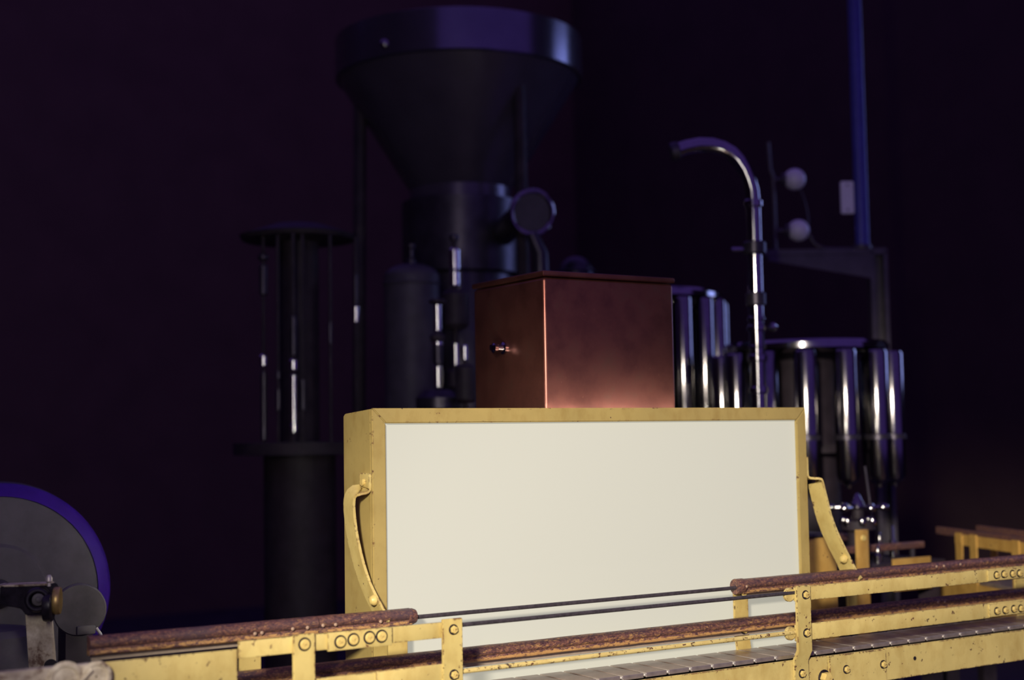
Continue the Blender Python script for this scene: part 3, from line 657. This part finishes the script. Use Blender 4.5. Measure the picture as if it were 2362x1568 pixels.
# capping turret at the left, glints built in as chrome sleeves on dark rods
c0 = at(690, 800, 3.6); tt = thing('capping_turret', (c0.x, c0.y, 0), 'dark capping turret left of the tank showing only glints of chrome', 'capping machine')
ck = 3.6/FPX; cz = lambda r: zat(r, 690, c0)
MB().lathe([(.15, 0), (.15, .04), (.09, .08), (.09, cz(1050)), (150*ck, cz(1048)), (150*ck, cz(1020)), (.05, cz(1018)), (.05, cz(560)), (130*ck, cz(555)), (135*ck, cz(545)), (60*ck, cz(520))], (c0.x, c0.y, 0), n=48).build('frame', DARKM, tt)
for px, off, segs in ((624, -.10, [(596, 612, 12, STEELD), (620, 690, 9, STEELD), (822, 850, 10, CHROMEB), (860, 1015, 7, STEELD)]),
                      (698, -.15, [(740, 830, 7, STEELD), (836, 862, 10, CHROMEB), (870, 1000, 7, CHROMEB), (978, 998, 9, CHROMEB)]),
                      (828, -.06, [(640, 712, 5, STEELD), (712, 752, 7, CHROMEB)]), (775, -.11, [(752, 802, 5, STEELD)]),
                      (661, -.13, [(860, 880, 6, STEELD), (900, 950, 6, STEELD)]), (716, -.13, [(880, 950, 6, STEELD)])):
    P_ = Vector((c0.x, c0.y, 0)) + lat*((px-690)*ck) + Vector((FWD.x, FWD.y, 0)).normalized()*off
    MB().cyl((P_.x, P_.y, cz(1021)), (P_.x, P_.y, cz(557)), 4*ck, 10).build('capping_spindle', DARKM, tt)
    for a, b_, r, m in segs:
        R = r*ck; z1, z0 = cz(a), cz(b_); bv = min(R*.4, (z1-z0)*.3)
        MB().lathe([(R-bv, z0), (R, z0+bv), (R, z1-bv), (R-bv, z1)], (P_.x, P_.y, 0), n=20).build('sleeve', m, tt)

# ---------------------------------------------------------------- motor, small pulley and bearing bracket at the left end
m0 = at(-4, 1368, 2.15); mk = 2.15/FPX
mo = thing('drive_motor', (m0.x, m0.y, m0.z-.17), 'large round grey drive motor cut off by left edge of picture', 'motor')
Rm = 251*mk; MY = Vector((-.22, -1, 0)).normalized()
MB().lathe([(Rm*.9, -.20), (Rm, -.18), (Rm, -.032), (Rm*.90, -.030), (Rm*.88, -.002), (Rm*.86, -.001), (Rm*.45, .001), (Rm*.42, .006), (.01, .008)], m0, MY, 72).build('housing', GREYP, mo, ang=25)
MB().lathe([(Rm*.885, -.029), (Rm*1.004, -.031), (Rm*1.004, -.022), (Rm*.965, -.010), (Rm*.885, 0)], m0, MY, 72, False).build('rim', RIMBLUE, mo, ang=50)['label'] = 'motor rim tinted with blue window light'
MB().box(m0.x-.10, m0.x+.10, m0.y+.02, m0.y+.18, 0, m0.z-Rm*.8, .004).build('plinth', DARKM, mo)
MB().lathe([(.022, 0), (.022, .015), (.012, .02)], m0+MY*.006, MY, 24).build('shaft_hub', GREASE_SHADE, mo)
s1 = at(184, 1407, 1.98); sk_ = 1.98/FPX
pu = thing('pulley_disc', (s1.x, s1.y, s1.z-.04), 'small grey round pulley disc in front of the large motor', 'pulley')
MB().lathe([(56*sk_, -.016), (60*sk_, -.013), (60*sk_, -.003), (57*sk_, 0), (15*sk_, .001)], s1, MY, 48).build('disc', GREYL, pu, ang=25)
q = at(196, 1453, 1.965); MB().box(q.x-.012, q.x+.014, q.y-.004, q.y+.004, q.z-.006, q.z+.006, .002).build('lug', GREYL, pu)
MB().tube([at(222, 1448, 1.96), at(232, 1462, 1.96), at(237, 1478, 1.96)], .0022, 8).build('split_pin', PINM, pu)
MB().cyl(s1-MY*.012, s1-MY*.12, .014, 14).build('shaft', GREASE_SHADE, pu); 
q2 = s1-MY*.10; MB().box(q2.x-.02, q2.x+.02, q2.y-.02, q2.y+.02, 0, q2.z+.0, .002).build('support', DARKM, pu)
w0 = at(92, 1470, 1.72); wk = 1.72/FPX
bk_ = thing('bearing_bracket', (w0.x, w0.y, .90), 'upright grimy cream bracket carrying a greasy black bearing at lower left', 'bracket')
def wp(px, py): return at(px, py, 1.72)
def quad_plate(pxs, d, name, m, parent, t=1.72):
    bm_ = MB(); f_ = [at(x, y, t) for x, y in pxs]; bdir = Vector((FWD.x, FWD.y, 0)).normalized()*d
    A = [bm_.b.verts.new(v) for v in f_]; B = [bm_.b.verts.new(v+bdir) for v in f_]; n = len(A)
    bm_.b.faces.new(A); bm_.b.faces.new(B[::-1])
    for i in range(n): bm_.b.faces.new((A[i], A[(i+1) % n], B[(i+1) % n], B[i]))
    bmesh.ops.recalc_face_normals(bm_.b, faces=bm_.b.faces[:]); bmesh.ops.bevel(bm_.b, geom=bm_.b.edges[:], offset=.0012, segments=2, affect='EDGES')
    return bm_.build(name, m, parent)
quad_plate([(57, 1408), (116, 1400), (131, 1600), (70, 1604)], .008, 'upright', GRIMY, bk_)
quad_plate([(0, 1348), (10, 1351), (112, 1349), (122, 1365), (121, 1400), (108, 1416), (60, 1420), (48, 1404), (0, 1395)], .03, 'bearing_block', GREASE_SHADE, bk_, 1.70)
quad_plate([(-12, 1350), (108, 1346), (110, 1350), (-12, 1355)], .03, 'top_lip', GRIMY, bk_, 1.699)
c_ = wp(88, 1382); c_ = at(88, 1382, 1.695); MB().lathe([(.0072, 0), (.0072, .004), (.005, .005), (.0035, .005), (.0035, .007), (.002, .008)], c_, MY, 24).build('shaft_end', GREYL, bk_)
MB().torus(at(86, 1383, 1.694), MY, .0115, .0032).build('oil_ring', GREASE_SHADE, bk_)
c_ = at(132, 1385, 1.71); MB().lathe([(.0155, -.004), (.0165, -.002), (.0165, .002), (.0155, .004)], c_, Vector((.926, -.414, 0)).normalized(), 32).build('brass_washer', BRASS, bk_)
MB().lathe([(.0175, 0), (.0185, .003), (.0185, .009), (.0165, .011)], c_+Vector((-.926, .2, 0))*.016+Vector((0, 0, -.006)), Vector((.926, -.414, 0)).normalized(), 32).build('black_collar', GREASE_SHADE, bk_)
c_ = at(113, 1352, 1.70); MB().lathe([(.0022, 0), (.0022, .004), (.0042, .006), (.0042, .010), (.002, .0135)], c_, n=14).build('grease_nipple', PINM, bk_)
c_ = at(117, 1535, 1.716); MB().lathe([(.008, 0), (.008, .001)], c_, MY, 20).build('slot', GREASE_SHADE, bk_)
q = at(-15, 1500, 2.0); gb = thing('gear_guard', (q.x, q.y, 0), 'dim grey rounded guard at the lower left edge under the motor', 'guard')
MB().lathe([(.055, 0), (.055, zat(1445, -15, q)-.012), (.048, zat(1445, -15, q)-.003), (.03, zat(1445, -15, q))], (at(-20, 1500, 2.0).x, q.y, 0), n=36).build('shell', GREYP, gb)
